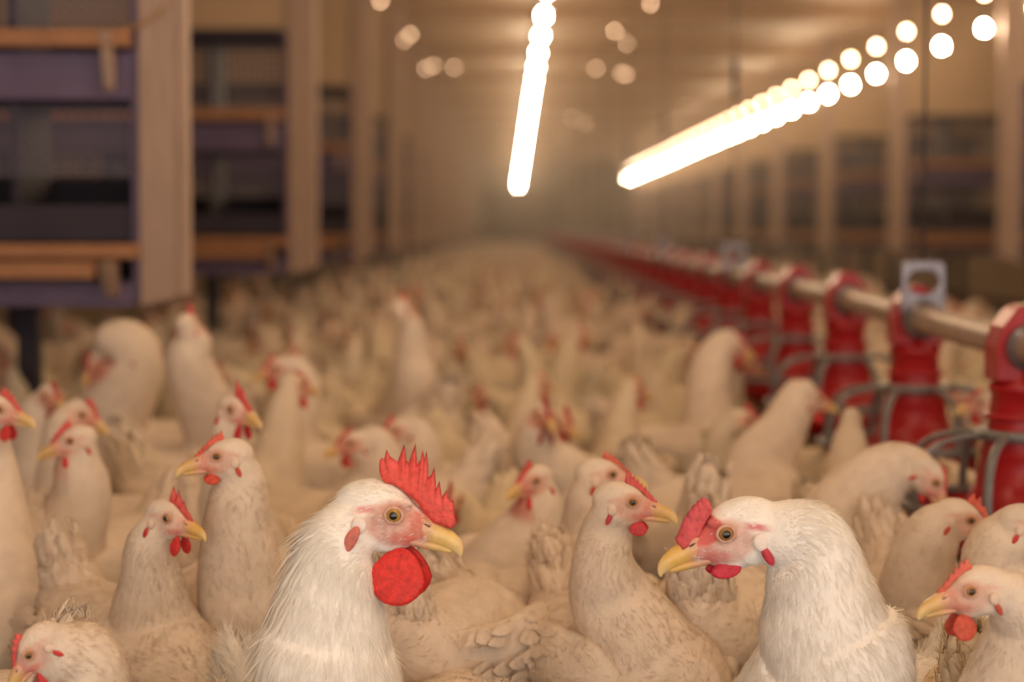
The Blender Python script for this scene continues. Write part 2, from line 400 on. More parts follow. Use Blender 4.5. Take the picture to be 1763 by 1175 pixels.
def hanger():
    root = empty('pipe_hanger')
    b = MB(); N = 48; n = 0
    # plate with an oval eye, then a stirrup round the pipe; profile in x-z, real thickness
    def plate(outline, hole):
        v = []; f = []
        for y in (-0.006, 0.006):
            for q in outline: v.append((q[0], y, q[1]))
            for q in hole: v.append((q[0], y, q[1]))
        k = len(outline)
        for i in range(k):
            j = (i + 1) % k
            f += [(i, j, k + j, k + i), (2 * k + i, 3 * k + i, 3 * k + j, 2 * k + j), (i, 2 * k + i, 2 * k + j, j), (k + i, k + j, 3 * k + j, 3 * k + i)]
        return v, f
    def rr(w, h, c, p=4.0):
        o = []
        for i in range(N):
            a = 2 * math.pi * i / N; cs, sn = math.cos(a), math.sin(a)
            o.append((w * math.copysign(abs(cs) ** (2 / p), cs), c + h * math.copysign(abs(sn) ** (2 / p), sn)))
        return o
    v, f = plate(rr(0.040, 0.052, 0.055, 8), rr(0.029, 0.022, 0.068, 2.2)); b.add(v, f)
    b.build('plate', M['galv'], root, False, 0.002)
    b = MB(); b.loft([(0, -0.02, 0), (0, 0.02, 0)], 0.036, 0.036, (1, 0, 0), 28); b.build('clamp', M['galv'], root)
    MB().tube([(0, 0, 0.105), (0, 0, CZ - PZ - 0.002)], 0.0028, 6).build('drop_cable', M['cable'], root)
    MB().box((-0.010, -0.010, 0.60), (0.010, 0.010, 0.72)).build('cable_grip', M['cable'], root, False, 0.003)
    return root
ph = hanger()
for k, y in enumerate(np.arange(3.605, 44, 3.08)):
    o = ph if k == 0 else copy_tree(ph); o.location = (FX, float(y), PZ + sag(y))
    lab = ('grey hanger plate with an oval hole on the feed pipe, nearest the camera', 'grey pipe hanger, second from the camera along the feed pipe')[k] if k < 2 else 'blurred pipe hanger with thin cable far down the feed pipe'
    tag(o, lab, 'hanger', 'hangers of the feed pipe')

# ------------------------------------------------------------------ birds
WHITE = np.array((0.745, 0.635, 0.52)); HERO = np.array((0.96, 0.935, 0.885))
RED = np.array((0.62, 0.035, 0.035)); PINK = np.array((0.66, 0.33, 0.25)); YEL = np.array((0.68, 0.45, 0.17))
def sstep(a, b, x):
    t = np.clip((x - a) / (b - a), 0, 1); return t * t * (3 - 2 * t)

def comb_mesh(base, tops, thick, wob=0.0, red=RED, nv=7):
    "serrated comb in head coordinates: base polyline, tops = ordered outline, both back to front"
    base = np.array(base); tops = np.array(tops, float)
    fine = []
    for i in range(len(tops) - 1):
        for t in (0, 0.34, 0.67): fine.append(tops[i] * (1 - t) + tops[i + 1] * t)
    fine.append(tops[-1]); tops = np.array(fine); n = len(tops)
    d = np.r_[0, np.cumsum(np.linalg.norm(np.diff(base, axis=0), axis=1))]; d /= d[-1]
    e = tops[:, 0]; e = (e - e.min()) / (e.max() - e.min() + 1e-9); u = 0.5 * np.maximum.accumulate(e) + 0.5 * np.linspace(0, 1, n)
    bx = np.interp(u, d, base[:, 0]); bz = np.interp(u, d, base[:, 1])
    v = []; c = []
    for s in (1, -1):
        for i in range(n):
            for j in range(nv):
                t = j / (nv - 1); th = thick * (1 - t) ** 0.7 + 0.0007 * (j < nv - 1)
                if i in (0, n - 1): th *= 0.4
                x = bx[i] * (1 - t) + tops[i, 0] * t; z = bz[i] * (1 - t) + tops[i, 1] * t
                v.append((x, s * th + wob * math.sin(u[i] * 5) * t, z))
                c.append(red + np.array((0.06, 0.03, 0.035)) * t)
    f = []; k = n * nv
    for i in range(n - 1):
        for j in range(nv - 1):
            a = i * nv + j; f += [(a, a + nv, a + nv + 1, a + 1), (k + a, k + a + 1, k + a + nv + 1, k + a + nv)]
        a = i * nv; f.append((a, k + a, k + a + nv, a + nv)); a = i * nv + nv - 1; f.append((a, a + nv, k + a + nv, k + a))
    for i in (0, n - 1):
        for j in range(nv - 1):
            a = i * nv + j; q = (a, a + 1, k + a + 1, k + a); f.append(q if i == 0 else q[::-1])
    b = MB(); b.add(v, f, np.clip(c, 0, 1)); return b

def px_curve(pts, eye, k, sgn, rot):
    "outline read off a close-up (eye as origin, k metres per unit) in head coordinates, turned back by the head pitch"
    out = []
    for x, y in pts:
        dx = sgn * (x - eye[0]) * k; dz = -(y - eye[1]) * k
        c, s = math.cos(rot), math.sin(rot)
        out.append((0.014 + dx * c - dz * s, 0.004 + dx * s + dz * c))
    return out
kA = 0.000138; rA = math.radians(8)
COMB_A = dict(base=px_curve([(625, 262), (690, 275), (740, 310), (790, 350), (830, 405), (870, 450), (960, 475)], (690, 405), kA, 1, rA),
    tops=px_curve([(608, 238), (601, 205), (604, 165), (613, 150), (626, 156), (637, 110), (654, 143), (690, 168), (698, 145), (722, 83), (733, 165), (745, 172), (757, 130), (778, 78), (785, 178),
                   (800, 160), (813, 106), (822, 150), (832, 112), (842, 180), (840, 238), (856, 225), (872, 188), (880, 262), (878, 295), (898, 252), (910, 328), (935, 297), (945, 338), (966, 345), (972, 400), (978, 450)], (690, 405), kA, 1, rA), thick=0.0042, wob=0.002)
kB = 0.0001315; rB = math.radians(10)
COMB_B = dict(base=px_curve([(372, 345), (340, 400), (318, 440), (300, 490), (260, 520), (215, 545)], (432, 455), kB, -1, rB),
    tops=px_curve([(362, 305), (345, 292), (328, 291), (318, 304), (305, 306), (296, 322), (280, 330), (270, 348), (258, 360), (247, 382), (238, 388), (228, 408), (220, 432), (212, 455), (205, 472), (190, 490)], (432, 455), kB, -1, rB), thick=0.0065, skin=(.029, .008, .013, .010))
def hen_comb(h, lean=0.0, nsp=6, seed=0):
    r = random.Random(seed)
    base = [(0.006, 0.0215), (0.014, 0.0190), (0.024, 0.0130), (0.032, 0.0060), (0.041, -0.001)]
    tops = [(0.005, 0.0225)]
    for i in range(nsp):
        t = (i + 0.3) / nsp; t2 = (i + 0.85) / nsp
        bx = 0.007 + 0.032 * t; bz = 0.024 - 0.024 * t ** 1.3
        hh = h * (0.65 + 0.6 * math.sin(math.pi * min(1, t + 0.22))) * r.uniform(0.8, 1.15) * (1 - 0.45 * t)
        tops.append((bx + 0.003 - lean * hh, bz + hh))
        bx = 0.007 + 0.033 * t2; bz = 0.024 - 0.024 * t2 ** 1.3
        tops.append((bx + 0.002 - lean * hh * 0.5, bz + hh * 0.42))
    tops.append((0.0425, 0.001))
    return dict(base=base, tops=tops, thick=0.0034, wob=0.001)

def wattle_mesh(cx, cz, rx, rz, y, tilt, red):
    b = MB(); n, m = 20, 14; v = []; f = []; c = []
    for s in (1, -1):
        for i in range(m + 1):
            for j in range(n):
                r = i / m; a = 2 * math.pi * j / n
                x = cx + rx * r * math.cos(a) * (1 - 0.28 * max(0, math.sin(a)) * r); z = cz + rz * r * math.sin(a)
                th = 0.0024 * math.sqrt(max(0, 1 - r ** 4)) + 0.0005 * math.cos(4 * a) * r * (1 - r)
                yy = y + tilt * (cz + rz - z) + s * th
                v.append((x, yy, z)); c.append(red * (1 - 0.10 * math.cos(7 * a + 3 * r)))
    k = (m + 1) * n
    for i in range(m):
        for j in range(n):
            a, d = i * n + j, i * n + (j + 1) % n
            f += [(a, d, d + n, a + n)[::-1], (k + a, k + d, k + d + n, k + a + n)]
    for j in range(n):
        a, d = m * n + j, m * n + (j + 1) % n; f.append((a, k + a, k + d, d))
    b.add(v, f, c); return b

def beak_mesh(tint):
    up = catmull([(.026, -.002, .0090, .0085), (.034, -.0035, .0085, .0085), (.042, -.0060, .0070, .0074), (.050, -.0085, .0052, .0062), (.0560, -.0120, .0034, .0048), (.0590, -.0158, .0016, .0024), (.0596, -.0186, .0005, .0006)], 4)
    lo = catmull([(.022, -.0128, .0080, .0032), (.034, -.0136, .0064, .0036), (.045, -.0145, .0044, .0032), (.0535, -.0160, .0016, .0016)], 4)
    b = MB()
    base = PINK * 0.9 + YEL * 0.2; tip = np.array((0.80, 0.60, 0.28))
    def colr(x):
        t = sstep(0.030, 0.047, x)[:, None]; q = sstep(0.050, 0.061, x)[:, None]
        return (base * (1 - t) + tint * t) * (1 - q) + tip * q
    b.loft([(r[0], 0, r[1]) for r in up], up[:, 2], up[:, 3], (0, 1, 0), 16, colr(up[:, 0]))
    b.loft([(r[0], 0, r[1]) for r in lo], lo[:, 2], lo[:, 3], (0, 1, 0), 12, colr(lo[:, 0]) * 0.93)
    for s in (1, -1):   # nostrils: raised lid over a dark slit
        R = np.array(Matrix.Rotation(math.radians(28), 3, 'Y'))
        b.ell((.0350, s * .0064, .0008), (.0048, .0018, .0022), 10, 6, base * 0.95, R)
        b.ell((.0365, s * .0074, -.0002), (.0026, .0010, .0008), 8, 6, (0.10, 0.05, 0.03), R)
    return b

def eye_mesh(s, iris, lid, pup=0.62):
    "eyeball and lid ring on side s (+1 left)"
    n, m = 24, 14; r = 0.0050; axis = Vector((0.10, s, 0.03)).normalized()
    Q = np.array(axis.to_track_quat('Z', 'Y').to_matrix()); v = [(0, 0, 1)]; c = [(0.012, 0.009, 0.008)]
    for i in range(1, m):
        t = math.pi * 0.75 * i / m
        for j in range(n):
            a = 2 * math.pi * j / n; v.append((math.sin(t) * math.cos(a), math.sin(t) * math.sin(a), math.cos(t)))
            c.append((0.010, 0.008, 0.007) if t < pup else (iris if t < 1.05 else ((0.12, 0.06, 0.03) if t < 1.2 else (0.55, 0.40, 0.2))))
    f = [(0, 1 + j, 1 + (j + 1) % n) for j in range(n)]
    for i in range(m - 2):
        for j in range(n):
            a, d = 1 + i * n + j, 1 + i * n + (j + 1) % n; f.append((a, a + n, d + n, d))
    ctr = np.array((.0155, s * .0150, .004))
    eb = MB(); eb.add(np.array(v) * r @ Q.T + ctr, f, c)
    lb = MB(); lb.ring((0, 0, 0), 0.0051, 0.0010, 28, 8, lid)
    lb.v = [(q * np.array((1.12, 1, 1))) @ Q.T + ctr + np.array(axis) * 0.0018 for q in lb.v]
    return eb, lb

def remesh(b, voxel, it):
    me = b.data('tmp'); o = bpy.data.objects.new('tmp', me); COL.objects.link(o)
    r = o.modifiers.new('r', 'REMESH'); r.mode = 'VOXEL'; r.voxel_size = voxel
    s = o.modifiers.new('s', 'SMOOTH'); s.factor = 0.5; s.iterations = it
    dg = bpy.context.evaluated_depsgraph_get(); dg.update()
    out = bpy.data.meshes.new_from_object(o.evaluated_get(dg)); bpy.data.objects.remove(o); bpy.data.meshes.remove(me)
    return out

TORSO = [(-.215, .345, .012, .012), (-.19, .330, .040, .036), (-.14, .295, .074, .068), (-.07, .262, .097, .096), (.01, .245, .104, .108), (.08, .248, .094, .104), (.135, .262, .070, .082), (.170, .275, .028, .038)]
def wing_mesh(s, bs, col, seed, feathers=46):
    r = random.Random(seed); b = MB()
    pts = catmull([(.105, .078, .275, .012, .016), (.07, .094, .275, .022, .050), (0, .104, .268, .024, .064), (-.08, .092, .275, .018, .052), (-.145, .058, .296, .010, .030), (-.19, .028, .315, .003, .008)], 5)
    b.loft([(p[0], s * p[1], p[2]) for p in pts], pts[:, 3], pts[:, 4], (0, 1, 0), 18, col)
    for k in range(feathers):       # overlapping covert feathers, rows running backwards
        u = 0.06 + 0.66 * (k / feathers); i = u * (len(pts) - 1); p = pts[int(i)]
        a = r.uniform(-1.15, 1.15); L = r.uniform(.030, .05) * (1 + .6 * u); w = r.uniform(.0055, .0095)
        o = np.array((p[0], s * (p[1] + (p[3] + 0.001) * math.cos(a)), p[2] + p[4] * math.sin(a)))
        d = np.array((-1, -0.10 * s, 0.10 - 0.18 * math.sin(a))); d /= np.linalg.norm(d); nn = np.array((0, s * math.cos(a), 0.45 * math.sin(a))); nn /= np.linalg.norm(nn)
        sd = np.cross(d, nn); v = []; c = []
        for t, ww, lift in ((0, .35, 0), (.3, .85, .0014), (.6, 1, .0022), (.85, .65, .0024), (1, .08, .0016)):
            for q in (-1, 0, 1): v.append(o + d * L * t + sd * w * ww * q + nn * (lift + 0.001 * (q == 0))); c.append(col * (0.97 + 0.05 * (q == 0)))
        b.add(v, [(3 * i2 + q, 3 * i2 + q + 1, 3 * i2 + q + 4, 3 * i2 + q + 3) for i2 in range(4) for q in (0, 1)], c)
    return b.xf(Matrix.Scale(bs, 4))
def tail_mesh(bs, col, seed, n=24, up=0.95):
    "upright tuft: a soft wedge of rump down sheathed in overlapping rounded feathers"
    r = random.Random(seed); b = MB(); n *= 2; ce, se = math.cos(up), math.sin(up)
    ax = np.array((-ce, 0, se)); o0 = np.array((-.150, 0, .318))
    L0 = .105; b.loft([o0 - ax * .03, o0, o0 + ax * L0 * .4, o0 + ax * L0 * .75, o0 + ax * L0], [.034, .046, .040, .026, .006], [.040, .050, .040, .024, .006], (0, 1, 0), 18, col)
    for k in range(n):
        u = r.uniform(-1, 1); w_ = r.uniform(-1, 1); t0 = r.uniform(.0, .55); L = r.uniform(.045, .075)
        ph = math.pi * (k + .5) / n * 2 + r.uniform(-.2, .2); rad = .042 * (1 - .55 * t0)
        pos = o0 + ax * L0 * t0 + np.array((0, 1, 0)) * rad * math.cos(ph) + np.array((se, 0, ce)) * rad * 1.05 * math.sin(ph)
        nn = np.array((0, 1, 0)) * math.cos(ph) + np.array((se, 0, ce)) * math.sin(ph)
        d = ax - nn * .22 + np.array((r.uniform(-.1, .1), r.uniform(-.1, .1), 0)); d /= np.linalg.norm(d); sd = np.cross(d, nn); sd /= np.linalg.norm(sd); v = []
        for t, w in ((0, .006), (.35, .010), (.7, .0105), (.9, .007), (1, .001)):
            for q in (-1, 0, 1): v.append(pos + d * L * t + sd * w * q + nn * (.0035 * (1 - abs(q)) + .006 * t))
            for q in (1, 0, -1): v.append(pos + d * L * t + sd * w * q + nn * (.0035 * (1 - abs(q)) + .006 * t - .0022))
        f = [(6 * i + q, 6 * i + (q + 1) % 6, 6 * i + 6 + (q + 1) % 6, 6 * i + 6 + q) for i in range(4) for q in range(6)] + [(24, 25, 26, 27, 28, 29)]
        b.add(v, f, col * r.uniform(.93, 1.02))
    return b.xf(Matrix.Scale(bs, 4))
def leg_mesh(s, bs):
    b = MB(); x, y = 0.0, s * 0.045
    b.loft([(x - .005, y, .20), (x - .018, y, .115), (x - .014, y, .09)], [.026, .011, .0085], [.03, .012, .009], (0, 1, 0), 10)
    b.loft([(x - .014, y, .095), (x, y, .03), (x + .004, y, .008)], [.0085, .0072, .008], [.0085, .0072, .008], (0, 1, 0), 10)
    for a in (-.5, 0, .5, math.pi):
        L = .058 if a < 1 else .026
        b.loft([(x + .002, y, .0095), (x + .002 + L * .6 * math.cos(a), y + L * .6 * math.sin(a), .008), (x + .002 + L * math.cos(a), y + L * math.sin(a), .0025)], [.0075, .006, .002], [.0075, .006, .002], (0, 0, 1), 8)
    return b.xf(Matrix.Scale(bs, 4))

def strands(me, n, L, W, lift, col, flow, mask=None, seed=1, jit=0.18):
    "fine barbs lying along the body, one mesh"
    r = np.random.default_rng(seed)
    nv = len(me.vertices); V = np.empty(nv * 3); me.vertices.foreach_get('co', V); V = V.reshape(-1, 3)
    N = np.empty(nv * 3); me.vertices.foreach_get('normal', N); N = N.reshape(-1, 3)
    me.calc_loop_triangles(); T = np.empty(len(me.loop_triangles) * 3, int); me.loop_triangles.foreach_get('vertices', T); T = T.reshape(-1, 3)
    a, b_, c = V[T[:, 0]], V[T[:, 1]], V[T[:, 2]]
    ar = np.linalg.norm(np.cross(b_ - a, c - a), axis=1)
    if mask is not None: ar = ar * mask((a + b_ + c) / 3, N[T[:, 0]])
    t = r.choice(len(T), n, p=ar / ar.sum()); w = r.dirichlet((1, 1, 1), n)
    p = (V[T[t]] * w[:, :, None]).sum(1); nn = (N[T[t]] * w[:, :, None]).sum(1); nn /= np.linalg.norm(nn, axis=1)[:, None]
    d, ls = flow(p); d = d + r.normal(0, jit, d.shape); d -= (d * nn).sum(1)[:, None] * nn; d /= np.linalg.norm(d, axis=1)[:, None] + 1e-9
    sd = np.cross(d, nn); ln = L * ls * r.uniform(0.6, 1.2, n); lf = lift * r.uniform(0.3, 1.5, n)
    W2 = W * r.uniform(0.6, 1.3, n)
    p = p - nn * 0.0008
    m1 = p + d * (ln * .5)[:, None] + nn * (ln * .5 * lf)[:, None]; tip = p + d * ln[:, None] + nn * (ln * lf * 0.75)[:, None] + sd * (r.normal(0, .08, n) * ln)[:, None]
    vs = np.stack([p - sd * W2[:, None], p + sd * W2[:, None], m1 + sd * (W2 * .8)[:, None] , m1 - sd * (W2 * .8)[:, None], tip], 1).reshape(-1, 3)
    i = np.arange(n) * 5
    out = bpy.data.meshes.new('strands'); out.vertices.add(n * 5); out.vertices.foreach_set('co', vs.ravel())
    loops = np.stack([i, i + 1, i + 2, i + 3, i + 3, i + 2, i + 4], 1).ravel(); out.loops.add(n * 7); out.loops.foreach_set('vertex_index', loops.astype(np.int32))
    out.polygons.add(n * 2); st = np.stack([np.arange(n) * 7, np.arange(n) * 7 + 4], 1).ravel(); out.polygons.foreach_set('loop_start', st.astype(np.int32))
    out.update(calc_edges=True); out.validate()
    at = out.attributes.new('Col', 'FLOAT_COLOR', 'POINT'); C = np.ones((n, 5, 4), np.float32); C[:, :, :3] = (col * r.uniform(0.90, 1.08, (n, 1)))[:, None, :]
    at.data.foreach_set('color', np.clip(C, 0, 1).ravel()); out.polygons.foreach_set('use_smooth', np.ones(n * 2, bool))
    return out

def bird(name, loc, yaw, bs=1.0, dz=0.0, hpos=None, hrot=None, hs=1.0, neck=(), col=WHITE, comb=None, wat=(0.022, -0.028, 0.0085, 0.011), red=RED, tint=YEL,
         face=0.55, iris=(0.42, 0.20, 0.06), fur=0, flen=0.012, voxel=0.004, detail=2, seed=0, hackle=0, tail_up=0.95, far=False, streak=0.3, lappet=1.0, lapcol=0.9, lobe=0.0, pup=0.66, fwid=0.0008):
    """all in the bird's own frame (x forward, ground at z 0).  hpos/hrot: head origin and 3x3 axes; neck: [(point, radius)] from head down.
    detail 2: every part; 1: main parts; 0: one mesh."""
    r = random.Random(seed); T = [(x * bs, (z * bs + dz), w * bs, h * bs) for x, z, w, h in TORSO]
    R = np.array(hrot); o = np.array(hpos)
    W = lambda q: o + (np.asarray(q) * hs) @ R.T
    b = MB()
    t = catmull(T, 5); b.loft([(q[0], 0, q[1]) for q in t], np.maximum(t[:, 2], .004), np.maximum(t[:, 3], .004), (0, 1, 0), 28)
    chest = [((.085 * bs, 0, .265 * bs + dz), .072 * bs), ((.02 * bs, 0, .25 * bs + dz), .062 * bs)]
    ctl = [(*W((-.006, 0, -.002)), .0180 * hs)] + [(*p, q) for p, q in neck] + [(*p, q) for p, q in chest]
    cl = catmull(ctl, 7); b.loft(cl[:, :3], cl[:, 3], cl[:, 3], R[:, 1] * 0.5 + np.array((0, 0.5, 0.02)), 24)
    hb = MB()
    hb.ell((-.001, 0, .0035), (.0275, .0180, .0195), 20, 14); hb.ell((.012, 0, -.005), (.0215, .0155, .0160), 20, 14)
    for s in (1, -1):
        hb.ell((.014, s * .0085, .0115), (.0120, .0055, .0045), 14, 8)      # brow
        hb.ell((-.002, s * .0085, -.010), (.0140, .0085, .0120), 14, 8)     # cheek and ear tuft
    hb.loft([(.008, 0, -.003), (.024, 0, -.003), (.033, 0, -.0045), (.040, 0, -.0065)], [.0145, .0118, .0090, .0060], [.0170, .0140, .0105, .0070], (0, 1, 0), 18)
    hb.ell((.008, 0, -.015), (.0160, .0110, .0090), 16, 10)
    m4 = np.eye(4); m4[:3, :3] = R * hs; m4[:3, 3] = o; hb.xf(m4); b.merge(hb)
    me = remesh(b, voxel, 9 if detail == 2 else 3)
    nv = len(me.vertices); V = np.empty(nv * 3); me.vertices.foreach_get('co', V); V = V.reshape(-1, 3)
    q = ((V - o) @ R) / hs; rr = np.random.default_rng(seed + 5)
    x, y, z = q[:, 0], np.abs(q[:, 1]), q[:, 2]
    C = np.tile(col, (nv, 1))
    blot = 0.5 + 0.5 * np.sin(x * 900 + np.sin(z * 1100) * 2) * np.sin(z * 800 + y * 500)
    near = sstep(.07, .05, np.linalg.norm(q, axis=1))
    def mixc(mask, c):
        nonlocal C
        m_ = np.clip(mask * near, 0, 1)[:, None]; C = C * (1 - m_) + np.asarray(c) * m_
    el = ((x - .018) / .021) ** 2 + ((z + .002) / .0165) ** 2
    mixc(face * sstep(1.25, .6, el) * sstep(.003, .008, y) * (0.75 + 0.35 * blot), PINK)
    mixc(min(1, face * 1.2) * sstep(.019, .030, x) * sstep(.012, .004, z) * (0.7 + 0.3 * blot), PINK * 0.6 + red * 0.4)
    mixc(0.55 * sstep(.0060, .0025, np.hypot((x - .0225) / 2.0, z + .0112)), red * 0.7 + PINK * 0.4)                  # mouth corner
    mixc(streak * sstep(.0034, .0012, np.abs(z - .005 - 0.30 * (x + .004))) * sstep(-.016, -.006, x) * sstep(.006, -.003, x) * sstep(.006, .010, y), red)   # streak over the ear
    mixc(0.55 * face * sstep(.0095, .0065, np.hypot(x - .0155, z - .004)) * sstep(.008, .012, y), PINK * 0.75 + np.array((0.1, 0.05, 0.02)))
    if comb is not None and 'skin' in comb:
        sx, sz, s1, s2 = comb['skin']; mixc(sstep(1.2, .8, ((x - sx) / s1) ** 2 + ((z - sz) / s2) ** 2), red * 0.7 + PINK * 0.4)
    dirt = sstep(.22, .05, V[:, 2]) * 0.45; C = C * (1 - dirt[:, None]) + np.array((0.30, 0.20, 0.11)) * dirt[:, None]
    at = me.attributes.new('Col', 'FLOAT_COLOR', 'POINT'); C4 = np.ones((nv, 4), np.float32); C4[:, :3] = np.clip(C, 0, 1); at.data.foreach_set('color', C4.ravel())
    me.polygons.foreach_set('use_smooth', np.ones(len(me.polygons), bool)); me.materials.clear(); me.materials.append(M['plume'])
    H4 = Matrix.Identity(4)
    for i in range(3):
        for j in range(3): H4[i][j] = float(R[i, j] * hs)
        H4[i][3] = float(o[i])
    comb = comb or hen_comb(0.008, 0.1, 6, seed)
    cb = comb_mesh(comb['base'], comb['tops'], comb['thick'], comb.get('wob', 0), red * .88 + PINK * .16).xf(H4)
    bk = beak_mesh(np.array(tint)).xf(H4)
    wts = [wattle_mesh(*wat, s * .0062, s * 0.22, red).xf(H4) for s in (1, -1)]
    eyes = [[e.xf(H4) for e in eye_mesh(s, iris, tuple(PINK * 0.7 + YEL * 0.15 + col * 0.12), pup)] for s in (1, -1)]
    root = empty(name, loc, yaw)
    if detail == 0:
        parts = [cb, tail_mesh(bs, col, seed, 5, tail_up)] if far else [cb, bk] + wts + [e[0] for e in eyes] + [tail_mesh(bs, col, seed, 12, tail_up)] + [leg_mesh(s, bs) for s in (1, -1)]
        mm = [M['flesh'], M['plume']] if far else [M['flesh'], M['horn'], M['flesh'], M['flesh'], M['eye'], M['eye'], M['plume'], M['shank'], M['shank']]
        F = []; VV = [V]; CC = [C4[:, :3]]; mi = []; n0 = nv
        for p in me.polygons: F.append(tuple(p.vertices)); mi.append(0)
        mats = [M['plume'], M['flesh'], M['horn'], M['eye'], M['shank']]
        for p, m_ in zip(parts, mm):
            F += [tuple(i + n0 for i in f) for f in p.f]; mi += [mats.index(m_)] * len(p.f); VV.append(np.vstack(p.v)); CC.append(np.vstack(p.c)); n0 += p.n
        bpy.data.objects.remove(root)
        out = bpy.data.meshes.new(name); out.from_pydata(np.vstack(VV).tolist(), [], F); out.update()
        a2 = out.attributes.new('Col', 'FLOAT_COLOR', 'POINT'); c4 = np.ones((n0, 4), np.float32); c4[:, :3] = np.clip(np.vstack(CC), 0, 1); a2.data.foreach_set('color', c4.ravel())
        for m_ in mats: out.materials.append(m_)
        out.polygons.foreach_set('material_index', np.array(mi, np.int32)); out.polygons.foreach_set('use_smooth', np.ones(len(F), bool))
        return out
    body = bpy.data.objects.new('body', me); COL.objects.link(body); body.parent = root
    cb.build('comb', M['flesh'], root); bk.build('beak', M['horn'], root)
    for w_ in wts: w_.build('wattle', M['flesh'], root)
    for eb, lb in eyes:
        e_ = eb.build('eye', M['eye'], root)
        if detail == 2: lb.build('eyelid', M['flesh'], e_)
    if detail == 2:
        for s in (1, -1):
            def surf(px, pz):
                k = np.argmax(s * q[:, 1] - 40 * (np.hypot(q[:, 0] - px, q[:, 2] - pz) > .0025) - 40.0 * (np.abs(q[:, 1]) > .026)); return abs(q[k, 1])
            MB().ell((-.0050, s * (surf(-.005, -.005) + .0008 + lobe), -.0050), (.0052, .0024, .0058), 14, 10, PINK * 0.22 + col * 0.8).xf(H4).build('ear_lobe', M['plume'], root)
            if lappet:
                MB().ell((-.0080, s * (surf(-.008, -.0145) + .0010 + lobe), -.0145), (.0028 * lappet, .0018, .0068 * lappet), 14, 10, red * lapcol + PINK * (0.95 - lapcol), np.array(Matrix.Rotation(math.radians(22), 3, 'Y'))).xf(H4).build('ear_lappet', M['flesh'], root)
    def down(obj, n, fl, sd_):
        sm_ = strands(obj.data, n, flen, fwid * 1.1, 0.24, col, fl, None, sd_, .3)
        sm_.materials.append(M['strand']); so_ = bpy.data.objects.new('down', sm_); COL.objects.link(so_); so_.parent = obj
    for s in (1, -1):
        wm = wing_mesh(s, bs, col, seed + s, 90 if detail == 2 else 50)
        if dz: wm.xf(Matrix.Translation((0, 0, dz)))
        wo = wm.build('wing', M['plume'], root)
        if fur: down(wo, fur // 5, lambda p: (np.tile((-1.0, -.1 * s, -.12), (len(p), 1)), np.ones(len(p))), seed + 7)
        leg_mesh(s, bs).build('leg', M['shank'], root)
    tm = tail_mesh(bs, col, seed, 30 if detail == 2 else 16, tail_up)
    if dz: tm.xf(Matrix.Translation((0, 0, dz)))
    to = tm.build('tail', M['plume'], root)
    if fur: down(to, max(2600, fur // 2), lambda p: (np.tile((-math.cos(tail_up), 0.0, math.sin(tail_up)), (len(p), 1)), np.ones(len(p)) * 1.35), seed + 9)
    if fur:
        cl2 = np.vstack([cl[:, :3], [(q_[0], 0, q_[1]) for q_ in t[::-1]]]); tg = np.gradient(cl2, axis=0); tg /= np.linalg.norm(tg, axis=1)[:, None] + 1e-9
        nc = len(cl); tg[nc - 7:nc] = tg[nc - 8]; tg[nc:] = (-1, 0, -.12)
        hx = R[:, 0]; hz = R[:, 2]
        def flow(p):
            dd = ((p[:, None] - cl2[None]) ** 2).sum(2); k = dd.argmin(1); d = tg[k].copy()
            qq = ((p - o) @ R) / hs; hd = sstep(.050, .030, np.linalg.norm(qq, axis=1))[:, None]
            d = d * (1 - hd) + (-hx * 0.9 - hz * 0.35) * hd
            ls = 1 - 0.62 * hd[:, 0]
            return d, ls
        def mask(p, n_):
            qq = ((p - o) @ R) / hs; xx, yy, zz = qq[:, 0], np.abs(qq[:, 1]), qq[:, 2]
            bare = sstep(1.3, .8, ((xx - .019) / .021) ** 2 + ((zz + .001) / .0155) ** 2) * (np.linalg.norm(qq, axis=1) < .06)
            lap = 0.9 * sstep(1.3, .8, ((xx + .008) / .0045) ** 2 + ((zz + .016) / .009) ** 2) * (np.linalg.norm(qq, axis=1) < .05)
            hd = sstep(.06, .035, np.linalg.norm(qq, axis=1))
            return np.clip(1 - 0.97 * bare - lap, 0.0, 1) * (1 + 2.5 * hd) * sstep(.16, .24, p[:, 2])
        sm = strands(me, fur, flen, fwid, 0.22, col, flow, mask, seed)
        sm.materials.append(M['strand']); so = bpy.data.objects.new('plumage', sm); COL.objects.link(so); so.parent = root
        if hackle:
            def hm(p, n_):
                qq = ((p - o) @ R) / hs
                return mask(p, n_) * sstep(.2, .8, n_ @ (-hx)) * sstep(-.02, -.035, qq[:, 0]) * sstep(-.14, -.09, qq[:, 2])
            sm = strands(me, hackle, .046, .0016, .24, col * 1.02, flow, hm, seed + 3, 0.12)
            sm.materials.append(M['strand']); so = bpy.data.objects.new('hackle_feathers', sm); COL.objects.link(so); so.parent = root
    return root

